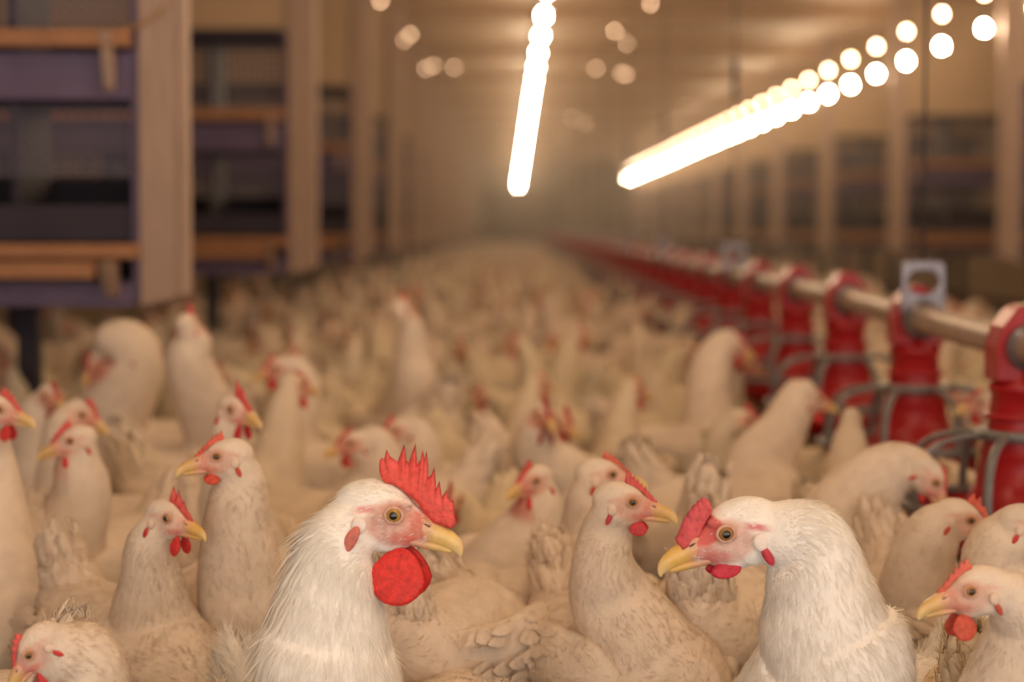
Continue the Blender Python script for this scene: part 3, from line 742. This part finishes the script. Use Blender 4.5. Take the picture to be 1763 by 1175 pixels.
def head_axes(yaw, pitch, roll=0.0):
    "columns: forward, left, up; yaw 0 looks to picture right, 90 away from the camera; pitch > 0 looks down"
    return np.array((Matrix.Rotation(math.radians(yaw), 3, 'Z') @ Matrix.Rotation(math.radians(pitch), 3, 'Y') @ Matrix.Rotation(math.radians(roll), 3, 'X')))
HAND_XY = []
def placed(name, label, eye, D, yaw, pitch, hs, neck, torso, byaw, group=None, roll=0.0, **kw):
    "a bird set by what can be measured: the eye that faces the camera, its distance, the neck's course, where the trunk stands"
    R = head_axes(yaw, pitch, roll)
    s = -1 if R[:, 1][1] > 0 else 1                       # side turned to the camera
    O = np.array(P(eye[0], eye[1], D)) - R @ np.array((.0155, s * .019, .004)) * hs
    tx, tD = torso; base = P(tx, HOR, tD); ya = math.radians(byaw)
    inv = np.array(Matrix.Rotation(-ya, 3, 'Z')); bl = np.array((base.x, base.y, 0))
    loc = lambda p: inv @ (np.array(p) - bl)
    off = .019 * hs * abs(R[1, 1])                          # the neck grows from the middle of the head, not from the near eye
    nk = [(loc(P(a, b_, D + d + off)), r_ / FPX * (D + d)) for a, b_, d, r_ in neck]
    HAND_XY.append((base.x, base.y, ya))
    root = bird(name, (base.x, base.y, 0), ya, hpos=loc(O), hrot=inv @ R, hs=hs, neck=nk, **kw)
    tag(root, label, 'rooster' if name == 'rooster' else 'hen', group); return root

G1 = 'hens in the front rows'
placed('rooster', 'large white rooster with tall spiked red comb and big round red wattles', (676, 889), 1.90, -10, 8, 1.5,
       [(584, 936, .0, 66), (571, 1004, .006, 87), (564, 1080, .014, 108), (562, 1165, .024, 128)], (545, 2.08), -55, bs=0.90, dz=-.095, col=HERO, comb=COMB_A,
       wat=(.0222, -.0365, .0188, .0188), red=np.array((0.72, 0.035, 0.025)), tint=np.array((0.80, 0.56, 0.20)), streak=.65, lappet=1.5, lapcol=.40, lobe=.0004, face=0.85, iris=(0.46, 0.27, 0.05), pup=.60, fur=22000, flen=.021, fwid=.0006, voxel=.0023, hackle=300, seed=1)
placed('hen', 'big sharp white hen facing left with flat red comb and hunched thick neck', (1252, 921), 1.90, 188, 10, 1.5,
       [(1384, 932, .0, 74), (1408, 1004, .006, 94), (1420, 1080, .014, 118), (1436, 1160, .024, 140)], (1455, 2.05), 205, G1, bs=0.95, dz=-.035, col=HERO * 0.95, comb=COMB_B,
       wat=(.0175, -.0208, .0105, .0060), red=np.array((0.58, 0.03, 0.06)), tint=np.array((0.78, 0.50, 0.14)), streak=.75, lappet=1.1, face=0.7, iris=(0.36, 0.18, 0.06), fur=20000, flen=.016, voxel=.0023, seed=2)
placed('hen', 'white hen facing right with upright red comb, in front at left of the rooster', (284, 894), 2.20, -32, 4, 1.0,
       [(256, 940, .02, 41), (260, 1000, .04, 56), (264, 1070, .06, 78)], (222, 2.33), -50, G1, bs=0.92, comb=hen_comb(.016, .25, 4, 3), wat=(.0235, -.0275, .0075, .0115), tint=np.array((.70, .43, .11)), face=.35, fur=9000, voxel=.0028, seed=3)
placed('hen', 'tall white hen facing left with orange comb, just behind the rooster back', (373, 787), 2.25, 192, 2, 1.02,
       [(414, 832, .02, 47), (408, 900, .03, 60), (414, 990, .05, 76), (425, 1080, .08, 92)], (462, 2.53), 225, G1, bs=0.98, comb=hen_comb(.009, .4, 7, 4), wat=(.021, -.0225, .0088, .0062), red=np.array((.66, .07, .03)), face=.6, fur=9000, voxel=.0028, seed=4)
placed('hen', 'white hen with tall red comb looking right above the tall left-facing hen', (395, 706), 2.65, -42, 4, 0.98,
       [(396, 745, .02, 34), (398, 800, .04, 44), (402, 880, .08, 62)], (400, 2.86), -60, G1, bs=0.92, comb=hen_comb(.020, .35, 3, 5), wat=(.0235, -.0275, .0065, .0120), face=.4, fur=4000, voxel=.0032, seed=5)
placed('hen', 'white hen facing right with pinkish spiked comb, standing between rooster and hunched hen', (1089, 866), 2.15, -8, 2, 1.08,
       [(1046, 908, .02, 44), (1038, 970, .03, 56), (1058, 1040, .05, 78)], (1085, 2.28), -62, G1, bs=0.92, comb=hen_comb(.010, .35, 9, 6), wat=(.0215, -.0240, .0095, .0075), red=np.array((.60, .045, .06)), face=.65, fur=9000, voxel=.0028, seed=6)
placed('hen', 'slender white hen whose face shows just behind the pinkish-combed hen', (1055, 818), 2.45, 6, 0, 1.05,
       [(1015, 850, .01, 38), (1000, 920, .03, 42), (975, 1000, .02, 60)], (905, 2.56), 48, G1, bs=0.90, comb=hen_comb(.008, .2, 6, 7), face=.45, fur=7000, voxel=.0032, seed=7, red=np.array((.60, .07, .04)))
placed('hen', 'blurred white hen facing left behind the gap right of the rooster', (925, 829), 2.75, 222, 6, 1.0,
       [(928, 868, .02, 44), (915, 915, .03, 62)], (900, 2.86), 236, G1, bs=0.92, comb=hen_comb(.010, .2, 6, 8), face=.75, voxel=.0036, seed=8)
placed('hen', 'white hen at far left looking left, small red comb, near the picture edge', (121, 760), 2.75, 206, 8, 1.0,
       [(136, 800, .02, 42), (137, 865, .03, 56)], (150, 2.88), 238, G1, bs=0.93, comb=hen_comb(.011, .1, 5, 9), wat=(.022, -.026, .0075, .009), face=.35, voxel=.0034, seed=9)
placed('hen', 'hen cut by the left picture edge, only beak and red comb showing', (-2, 706), 2.60, -14, 6, 1.0,
       [(-22, 745, .02, 34), (-10, 830, .03, 46)], (10, 2.62), -85, G1, bs=0.92, comb=hen_comb(.010, .1, 5, 10), face=.55, voxel=.0036, seed=10)
placed('hen', 'blurred hen behind the far left hen, red face turned right, back sloping away', (140, 716), 3.05, -18, 18, 0.98,
       [(112, 735, .0, 34), (112, 790, .02, 48)], (205, 3.12), 168, G1, bs=0.95, comb=hen_comb(.010, .2, 5, 11), face=.7, voxel=.004, seed=11)
placed('hen', 'hen at the bottom left corner with its fluffy tail standing up', (-260, 1090), 1.95, 185, 10, 1.0,
       [(-220, 1110, .02, 46)], (-130, 2.04), 168, G1, bs=0.88, dz=-.01, voxel=.0036, seed=12, fur=5000, tail_up=1.25)
placed('hen', 'hen with bowed head and thin orange comb at the bottom left corner', (50, 1130), 1.80, 198, 44, 0.85,
       [(105, 1120, .01, 56), (140, 1180, .03, 84)], (165, 1.90), 232, G1, bs=0.80, dz=-.055, comb=hen_comb(.006, .2, 5, 13), face=.6, voxel=.0034, seed=13, fur=5000)
placed('hen', 'blurred white hen facing right with orange comb, below the nearest red feeder', (1672, 897), 2.35, -14, 14, 1.05,
       [(1612, 912, .01, 48), (1586, 972, .03, 62), (1592, 1050, .05, 82)], (1625, 2.48), -75, G1, bs=0.92, comb=hen_comb(.012, .1, 4, 14), face=.55, voxel=.0032, seed=14, fur=4000, red=np.array((.64, .08, .04)))
placed('hen', 'white hen cut by the right picture edge, only neck and ear showing', (1792, 905), 2.22, -4, 8, 1.05,
       [(1742, 915, .01, 46), (1718, 985, .03, 66)], (1765, 2.34), -60, G1, bs=0.92, face=.55, voxel=.0034, seed=15, fur=4000)
placed('hen', 'hen at the bottom right with orange comb, yellow beak pointing left', (1674, 1020), 1.80, 192, 6, 1.05,
       [(1745, 1035, .01, 52), (1768, 1110, .03, 82)], (1810, 1.92), 215, G1, bs=0.90, dz=-.02, comb=hen_comb(.008, .1, 6, 16), wat=(.021, -.029, .0115, .0120), red=np.array((.60, .09, .05)), face=.6, voxel=.0030, seed=16, fur=6000)
placed('hen', 'yellowish hen rump at the bottom right, in front of the blurred right-facing hen', (1790, 1130), 2.22, 60, 50, 0.9,
       [(1740, 1110, .1, 60)], (1705, 2.12), 72, G1, bs=0.88, dz=.0, col=WHITE * np.array((1, .97, .84)), voxel=.0036, seed=17, tail_up=1.0, fur=5000)
placed('hen', 'white hen bending its neck over the grey rim of the nearest feeder', (1612, 832), 2.70, -8, 50, 1.05,
       [(1575, 806, .02, 38), (1530, 812, .03, 52), (1480, 862, .03, 72), (1452, 930, .03, 90)], (1425, 2.78), 22, G1, bs=0.92, comb=hen_comb(.003, .1, 5, 18), wat=(.021, -.023, .005, .004), face=.6, voxel=.0034, seed=18, fur=3500)
placed('hen', 'blurred hen stretching its neck up to the second feeder', (1412, 688), 3.52, 14, 8, 1.0,
       [(1378, 680, .0, 32), (1345, 745, -.02, 44), (1305, 810, -.05, 62)], (1262, 3.40), 22, G1, bs=0.95, comb=hen_comb(.004, .1, 5, 19), face=.3, voxel=.004, seed=19)
placed('hen', 'blurred hen reaching into the third feeder', (1276, 596), 4.38, 12, 14, 1.0,
       [(1250, 590, .0, 26), (1222, 640, -.02, 36)], (1170, 4.25), 25, G1, bs=0.95, face=.4, voxel=.0045, seed=20)
placed('hen', 'blurred hen facing the camera with dark red comb, mid aisle behind the rooster comb', (921, 716), 3.40, -72, 8, 1.05,
       [(922, 745, .03, 34), (938, 800, .06, 52)], (975, 3.55), -40, G1, bs=0.98, comb=hen_comb(.016, .1, 4, 21), wat=(.022, -.032, .008, .014), red=np.array((.45, .03, .03)), face=.95, voxel=.004, seed=21)
placed('hen', 'blurred hen facing left with dark red face, left of the rooster comb', (604, 764), 3.30, 200, 6, 1.0,
       [(642, 768, .02, 38), (650, 830, .03, 50)], (665, 3.38), 205, G1, bs=0.93, face=.95, red=np.array((.48, .04, .03)), voxel=.004, seed=22)
placed('hen', 'blurred hen facing left, directly above the rooster comb', (682, 742), 3.55, 205, 10, 1.0,
       [(712, 752, .02, 36), (722, 810, .03, 46)], (745, 3.62), 160, G1, bs=0.93, face=.8, voxel=.004, seed=23)
placed('hen', 'blurred hen standing tall in the aisle with its red comb above the flock', (708, 530), 4.30, 62, 4, 1.05,
       [(707, 560, .0, 22), (708, 615, .02, 32), (712, 670, .03, 42)], (700, 4.42), 118, G1, bs=1.05, comb=hen_comb(.018, .1, 4, 24), voxel=.0045, seed=24)
placed('hen', 'white hen with raised neck and small red comb under the nearest left nest post', (344, 556), 3.60, 70, 0, 1.0,
       [(335, 590, .0, 30), (328, 640, .02, 44)], (345, 3.72), 48, G1, bs=1.0, comb=hen_comb(.020, .1, 4, 25), voxel=.0045, seed=25)
placed('hen', 'blurred hen with red face looking left, in the left half of the flock', (474, 634), 3.85, 205, 8, 1.0,
       [(505, 640, .02, 32), (510, 690, .03, 44)], (545, 3.90), 185, G1, bs=0.95, face=.95, voxel=.0045, seed=26)
placed('hen', 'dim hen standing under the nearest left nest bank at the picture edge', (75, 684), 3.30, -50, 10, 1.0,
       [(66, 712, .03, 34), (66, 770, .05, 44)], (62, 3.45), -70, G1, bs=0.93, face=.95, red=np.array((.45, .03, .03)), voxel=.0045, seed=27)
placed('hen', 'hen with bowed dark red face in the shade under the nearest left nest bank', (170, 628), 3.90, 225, 40, 1.05,
       [(196, 590, .0, 40), (222, 630, .02, 60)], (240, 3.98), 200, G1, bs=1.05, face=.95, red=np.array((.40, .02, .02)), comb=hen_comb(.012, .1, 5, 28), voxel=.0045, seed=28)
placed('hen', 'white hen seen from behind between the pinkish-combed hen and the hunched hen', (1290, 1080), 2.55, 75, 45, 1.0,
       [(1275, 1060, .0, 60)], (1235, 2.42), 78, G1, bs=0.98, dz=.0, voxel=.0038, seed=29, fur=4000)
placed('hen', 'white hen seen from behind, fluffy tail standing up behind the pinkish-combed hen', (1200, 930), 3.2, 80, 40, 1.0,
       [(1195, 920, .0, 50)], (1180, 3.02), 96, G1, bs=1.0, voxel=.0042, seed=30, tail_up=1.2)
placed('hen', 'fluffy hen tail and rump at the bottom between rooster and pinkish-combed hen', (800, 1190), 2.2, 80, 40, 0.9,
       [(800, 1180, .0, 50)], (790, 2.06), 105, G1, bs=0.84, dz=-.02, voxel=.0036, seed=31, fur=4000, tail_up=.7)
placed('hen', 'hen rump with raised tail close behind the rooster wattles', (830, 1040), 2.62, 70, 45, 0.95,
       [(820, 1020, .0, 55)], (778, 2.34), 70, G1, bs=0.95, voxel=.0038, seed=32, fur=3000, tail_up=1.15)

# --- prototypes of the crowd
def proto(detail, kind, seed, voxel, far=False):
    r = random.Random(seed); bs = 0.95
    S = dict(up=((.135, 0, .455), 0, 4, [((.118, 0, .415), .030), ((.108, 0, .355), .042)]),
             left=((.13, .03, .440), 55, 6, [((.115, .015, .405), .030), ((.106, .005, .35), .043)]),
             right=((.13, -.03, .440), -60, 6, [((.115, -.015, .405), .030), ((.106, -.005, .35), .043)]),
             fwd=((.185, 0, .395), 0, 18, [((.150, 0, .375), .034), ((.125, 0, .335), .048)]),
             low=((.225, .01, .270), 8, 40, [((.190, .005, .295), .036), ((.150, 0, .305), .052)]),
             peck=((.215, -.02, .140), -10, 75, [((.205, -.01, .185), .034), ((.180, 0, .240), .050)]),
             back=((.10, .05, .42), 150, 5, [((.112, .02, .395), .030), ((.106, .005, .345), .043)]))[kind]
    R = head_axes(S[1], S[2])
    return bird('hen', (0, 0, 0), 0, bs=bs, hpos=S[0], hrot=R, hs=0.97, neck=S[3], far=far, comb=hen_comb(r.uniform(.007, .015), .2, 2 if far else 5, seed), face=r.uniform(.5, .95), voxel=voxel, detail=detail, seed=seed,
                tail_up=r.uniform(.3, .6) if kind in ('low', 'peck') else r.uniform(.6, 1.1), col=WHITE * np.array((.93, .93 * r.uniform(.95, 1.0), .93 * r.uniform(.82, .95))), red=np.array((.52, .035, .03)))  # yellow of the lamp light mixed into the crowd's plumage colour
KINDS = ['up', 'left', 'right', 'fwd', 'low', 'peck', 'back']
P1 = {k: proto(1, k, 100 + i, .0075) for i, k in enumerate(KINDS)}
P0 = {k: proto(0, k, 200 + i, .011) for i, k in enumerate(KINDS)}

pts = [p[:2] for p in HAND_XY]
GRID = {}
def trunk(x, y, a): return [(x + t * math.cos(a), y + t * math.sin(a)) for t in (-.15, -.05, .05, .14)]
def put(x, y, a):
    for q in trunk(x, y, a): GRID.setdefault((int(q[0] // .3), int(q[1] // .3)), []).append(q)
def room(x, y, a):
    best = 9
    for q in trunk(x, y, a):
        i, j = int(q[0] // .3), int(q[1] // .3)
        for u in (-1, 0, 1):
            for w in (-1, 0, 1):
                for r_ in GRID.get((i + u, j + w), ()): best = min(best, (r_[0] - q[0]) ** 2 + (r_[1] - q[1]) ** 2)
    return best
for p_ in HAND_XY: put(*p_)
def turn(x, y, pref=None, n=14):
    "a heading that keeps the trunk clear of its neighbours"
    c = [random.uniform(0, 2 * math.pi) for _ in range(n)] if pref is None else [pref + random.uniform(-.5, .5) for _ in range(n)]
    a = max(c, key=lambda t: min(room(x, y, t), .034)); put(x, y, a); return a
def free(x, y, d):
    if x < -.52 and 3.1 < y < 4.5: return False      # bare litter in front of and under the nearest nest bank
    for a, b_ in pts:
        if abs(a - x) < d and abs(b_ - y) < d and (a - x) ** 2 + (b_ - y) ** 2 < d * d: return False
    fy = round((y - 2.9) / .77) * .77 + 2.9
    if (x - FX) ** 2 + (y - fy) ** 2 < .27 ** 2 or abs(x - FX) < .11: return False
    for k in range(15):       # legs of the nest banks
        for lx in (.445, 1.225):
            if abs(x - (XNL - lx)) < .22 and abs(y - (NEST_Y0 + NEST_DY * k + .385)) < .22: return False
            if abs(x - (XNR + lx)) < .22 and abs(y - (10 + NEST_DY * k + .385)) < .22: return False
    return True
Y1, YM = 6.2, 12.6
def fill(y0, y1, d, tries, out, limit=10 ** 9):
    cx = 0
    for _ in range(tries):
        if len(out) >= limit: break
        y = random.uniform(y0, y1); hw = .262 * y + .10
        x = random.uniform(max(-hw, -1.7), min(hw, 2.25))
        if free(x, y, d): pts.append((x, y)); out.append((x, y))
near_, mid_, far_ = [], [], []
fill(2.52, 3.2, .245, 4000, near_)
n_front = len(near_)
fill(3.2, Y1, .255, 9000, near_)
fill(Y1, YM, .262, 16000, mid_, 296 - len(near_) - len(HAND_XY))
def side_text(x, y):
    if x > FX + .1: return 'past the feed pipe'
    if x < XNL: return 'under the left nests'
    if x > FX - .36: return 'by the pipe'
    return 'in the aisle'
def dir_text(a):
    a = math.degrees(a) % 360
    return 'facing right' if a < 45 or a >= 315 else ('seen from behind' if a < 135 else ('facing left' if a < 225 else 'facing the camera'))
KT = dict(up='head raised', left='head turned aside', right='head turned aside', fwd='neck stretched forward', low='head lowered', peck='head down pecking', back='head turned back')
used1 = set()
for i, (x, y) in enumerate(near_):
    if i < n_front: k = random.choice(['low', 'peck', 'peck', 'low', 'fwd'])
    else: k = random.choice(['up', 'left', 'right', 'fwd', 'fwd', 'low', 'low', 'peck', 'back'])
    if .3 < abs(x - FX) < .5 and random.random() < .7: a = turn(x, y, math.pi * (x > FX)); k = 'fwd'
    else: a = turn(x, y)
    if abs(x - FX) < .5 and k == 'fwd' and not (abs(math.sin(a)) < .5): k = 'up'
    o = P1[k] if k not in used1 else copy_tree(P1[k]); used1.add(k)
    s = random.uniform(.93, 1.05); o.location = (x, y, 0); o.rotation_euler = (0, 0, a); o.scale = (s, s, s * random.uniform(.95, 1.05))
    dist = 'behind front rows' if y < 3.2 else ('near the feeders' if y < 4.6 else 'farther back')
    tag(o, 'blurred white hen %s, %s, %s, %s' % (dir_text(a), KT[k], side_text(x, y), dist), 'hen', 'blurred hens %s, %s' % (side_text(x, y), dist))
for k in KINDS:
    if k not in used1:
        for c in kids(P1[k]): bpy.data.objects.remove(c)
        bpy.data.objects.remove(P1[k])
for i, (x, y) in enumerate(mid_):
    k = random.choice(['up', 'left', 'right', 'fwd', 'fwd', 'low', 'low', 'peck', 'back'])
    o = bpy.data.objects.new('hen', P0[k]); COL.objects.link(o)
    a = turn(x, y); s = random.uniform(.93, 1.06); o.location = (x, y, 0); o.rotation_euler = (0, 0, a); o.scale = (s, s, s)
    dist = 'in the middle distance' if y < 9 else 'well down the house'
    tag(o, 'small blurred white hen %s, %s' % (side_text(x, y), dist), 'hen', 'distant hens %s, %s' % (side_text(x, y), dist))
# the rest of the flock, uncountable in the haze: one object
ym = max([p[1] for p in mid_]) if mid_ else Y1
cell = .32; FL = []
yy = YM + .2
while yy < 47.5:
    for xx in np.arange(-1.25, 2.3, cell):
        x = xx + random.uniform(-.08, .08); y = yy + random.uniform(-.08, .08)
        if abs(x) < .27 * y and free(x, y, .10 if y > YM + .6 else .26): FL.append((x, y))
    yy += cell
PF = [proto(0, k, 300 + i, .026, True) for i, k in enumerate(['up', 'fwd', 'low', 'left'])]
def arrays(me):
    nv = len(me.vertices); v = np.empty(nv * 3); me.vertices.foreach_get('co', v)
    c = np.empty(nv * 4); me.attributes['Col'].data.foreach_get('color', c)
    me.calc_loop_triangles(); t = np.empty(len(me.loop_triangles) * 3, int); me.loop_triangles.foreach_get('vertices', t)
    mi = np.empty(len(me.loop_triangles), int); me.loop_triangles.foreach_get('material_index', mi)
    return v.reshape(-1, 3), c.reshape(-1, 4), t.reshape(-1, 3), mi
AR = [arrays(m_) for m_ in PF]
# thin the prototypes: torso, neck, comb and tail are enough far away
VV, CC, TT, MI = [], [], [], []; n0 = 0
for x, y in FL:
    v, c, t, mi = AR[random.randrange(4)]; a = turn(x, y, None, 6); s = random.uniform(.93, 1.06)
    ca, sa = math.cos(a) * s, math.sin(a) * s
    w = np.stack([v[:, 0] * ca - v[:, 1] * sa + x, v[:, 0] * sa + v[:, 1] * ca + y, v[:, 2] * s], 1)
    VV.append(w); CC.append(c); TT.append(t + n0); MI.append(mi); n0 += len(v)
VV = np.vstack(VV); CC = np.vstack(CC); TT = np.vstack(TT); MI = np.concatenate(MI); nt_ = len(TT)
fm = bpy.data.meshes.new('flock'); fm.vertices.add(n0); fm.vertices.foreach_set('co', VV.ravel())
fm.loops.add(nt_ * 3); fm.loops.foreach_set('vertex_index', TT.ravel().astype(np.int32)); fm.polygons.add(nt_); fm.polygons.foreach_set('loop_start', (np.arange(nt_) * 3).astype(np.int32))
for m_ in PF[0].materials: fm.materials.append(m_)
fm.polygons.foreach_set('material_index', MI.astype(np.int32)); fm.update(calc_edges=True); fm.polygons.foreach_set('use_smooth', np.ones(nt_, bool))
at = fm.attributes.new('Col', 'FLOAT_COLOR', 'POINT'); at.data.foreach_set('color', CC.astype(np.float32).ravel())
fo = bpy.data.objects.new('flock', fm); COL.objects.link(fo); tag(fo, 'dense far flock of white hens merging in the haze at the end', 'flock', kind='stuff')

# ------------------------------------------------------------------ dust haze in the air of the house
if HAZE:
    hm_ = bpy.data.materials.new('haze'); hm_.use_nodes = True; nt = hm_.node_tree; nt.nodes.clear()
    vo = nt.nodes.new('ShaderNodeVolumeScatter'); vo.inputs['Density'].default_value = HAZE; vo.inputs['Anisotropy'].default_value = 0.55; vo.inputs['Color'].default_value = (1, .82, .68, 1)
    out = nt.nodes.new('ShaderNodeOutputMaterial'); nt.links.new(vo.outputs[0], out.inputs['Volume'])
    ho = MB().box((XL - .2, 9.05, -.2), (XR + .2, YE + .2, CZ + .2)).build('haze', hm_, None, False); tag(ho, 'thin warm dust haze hanging in the air down the house', 'haze', kind='stuff')
print('near', len(near_), 'mid', len(mid_), 'hand', len(HAND_XY), 'far', len(FL), 'farverts', n0)
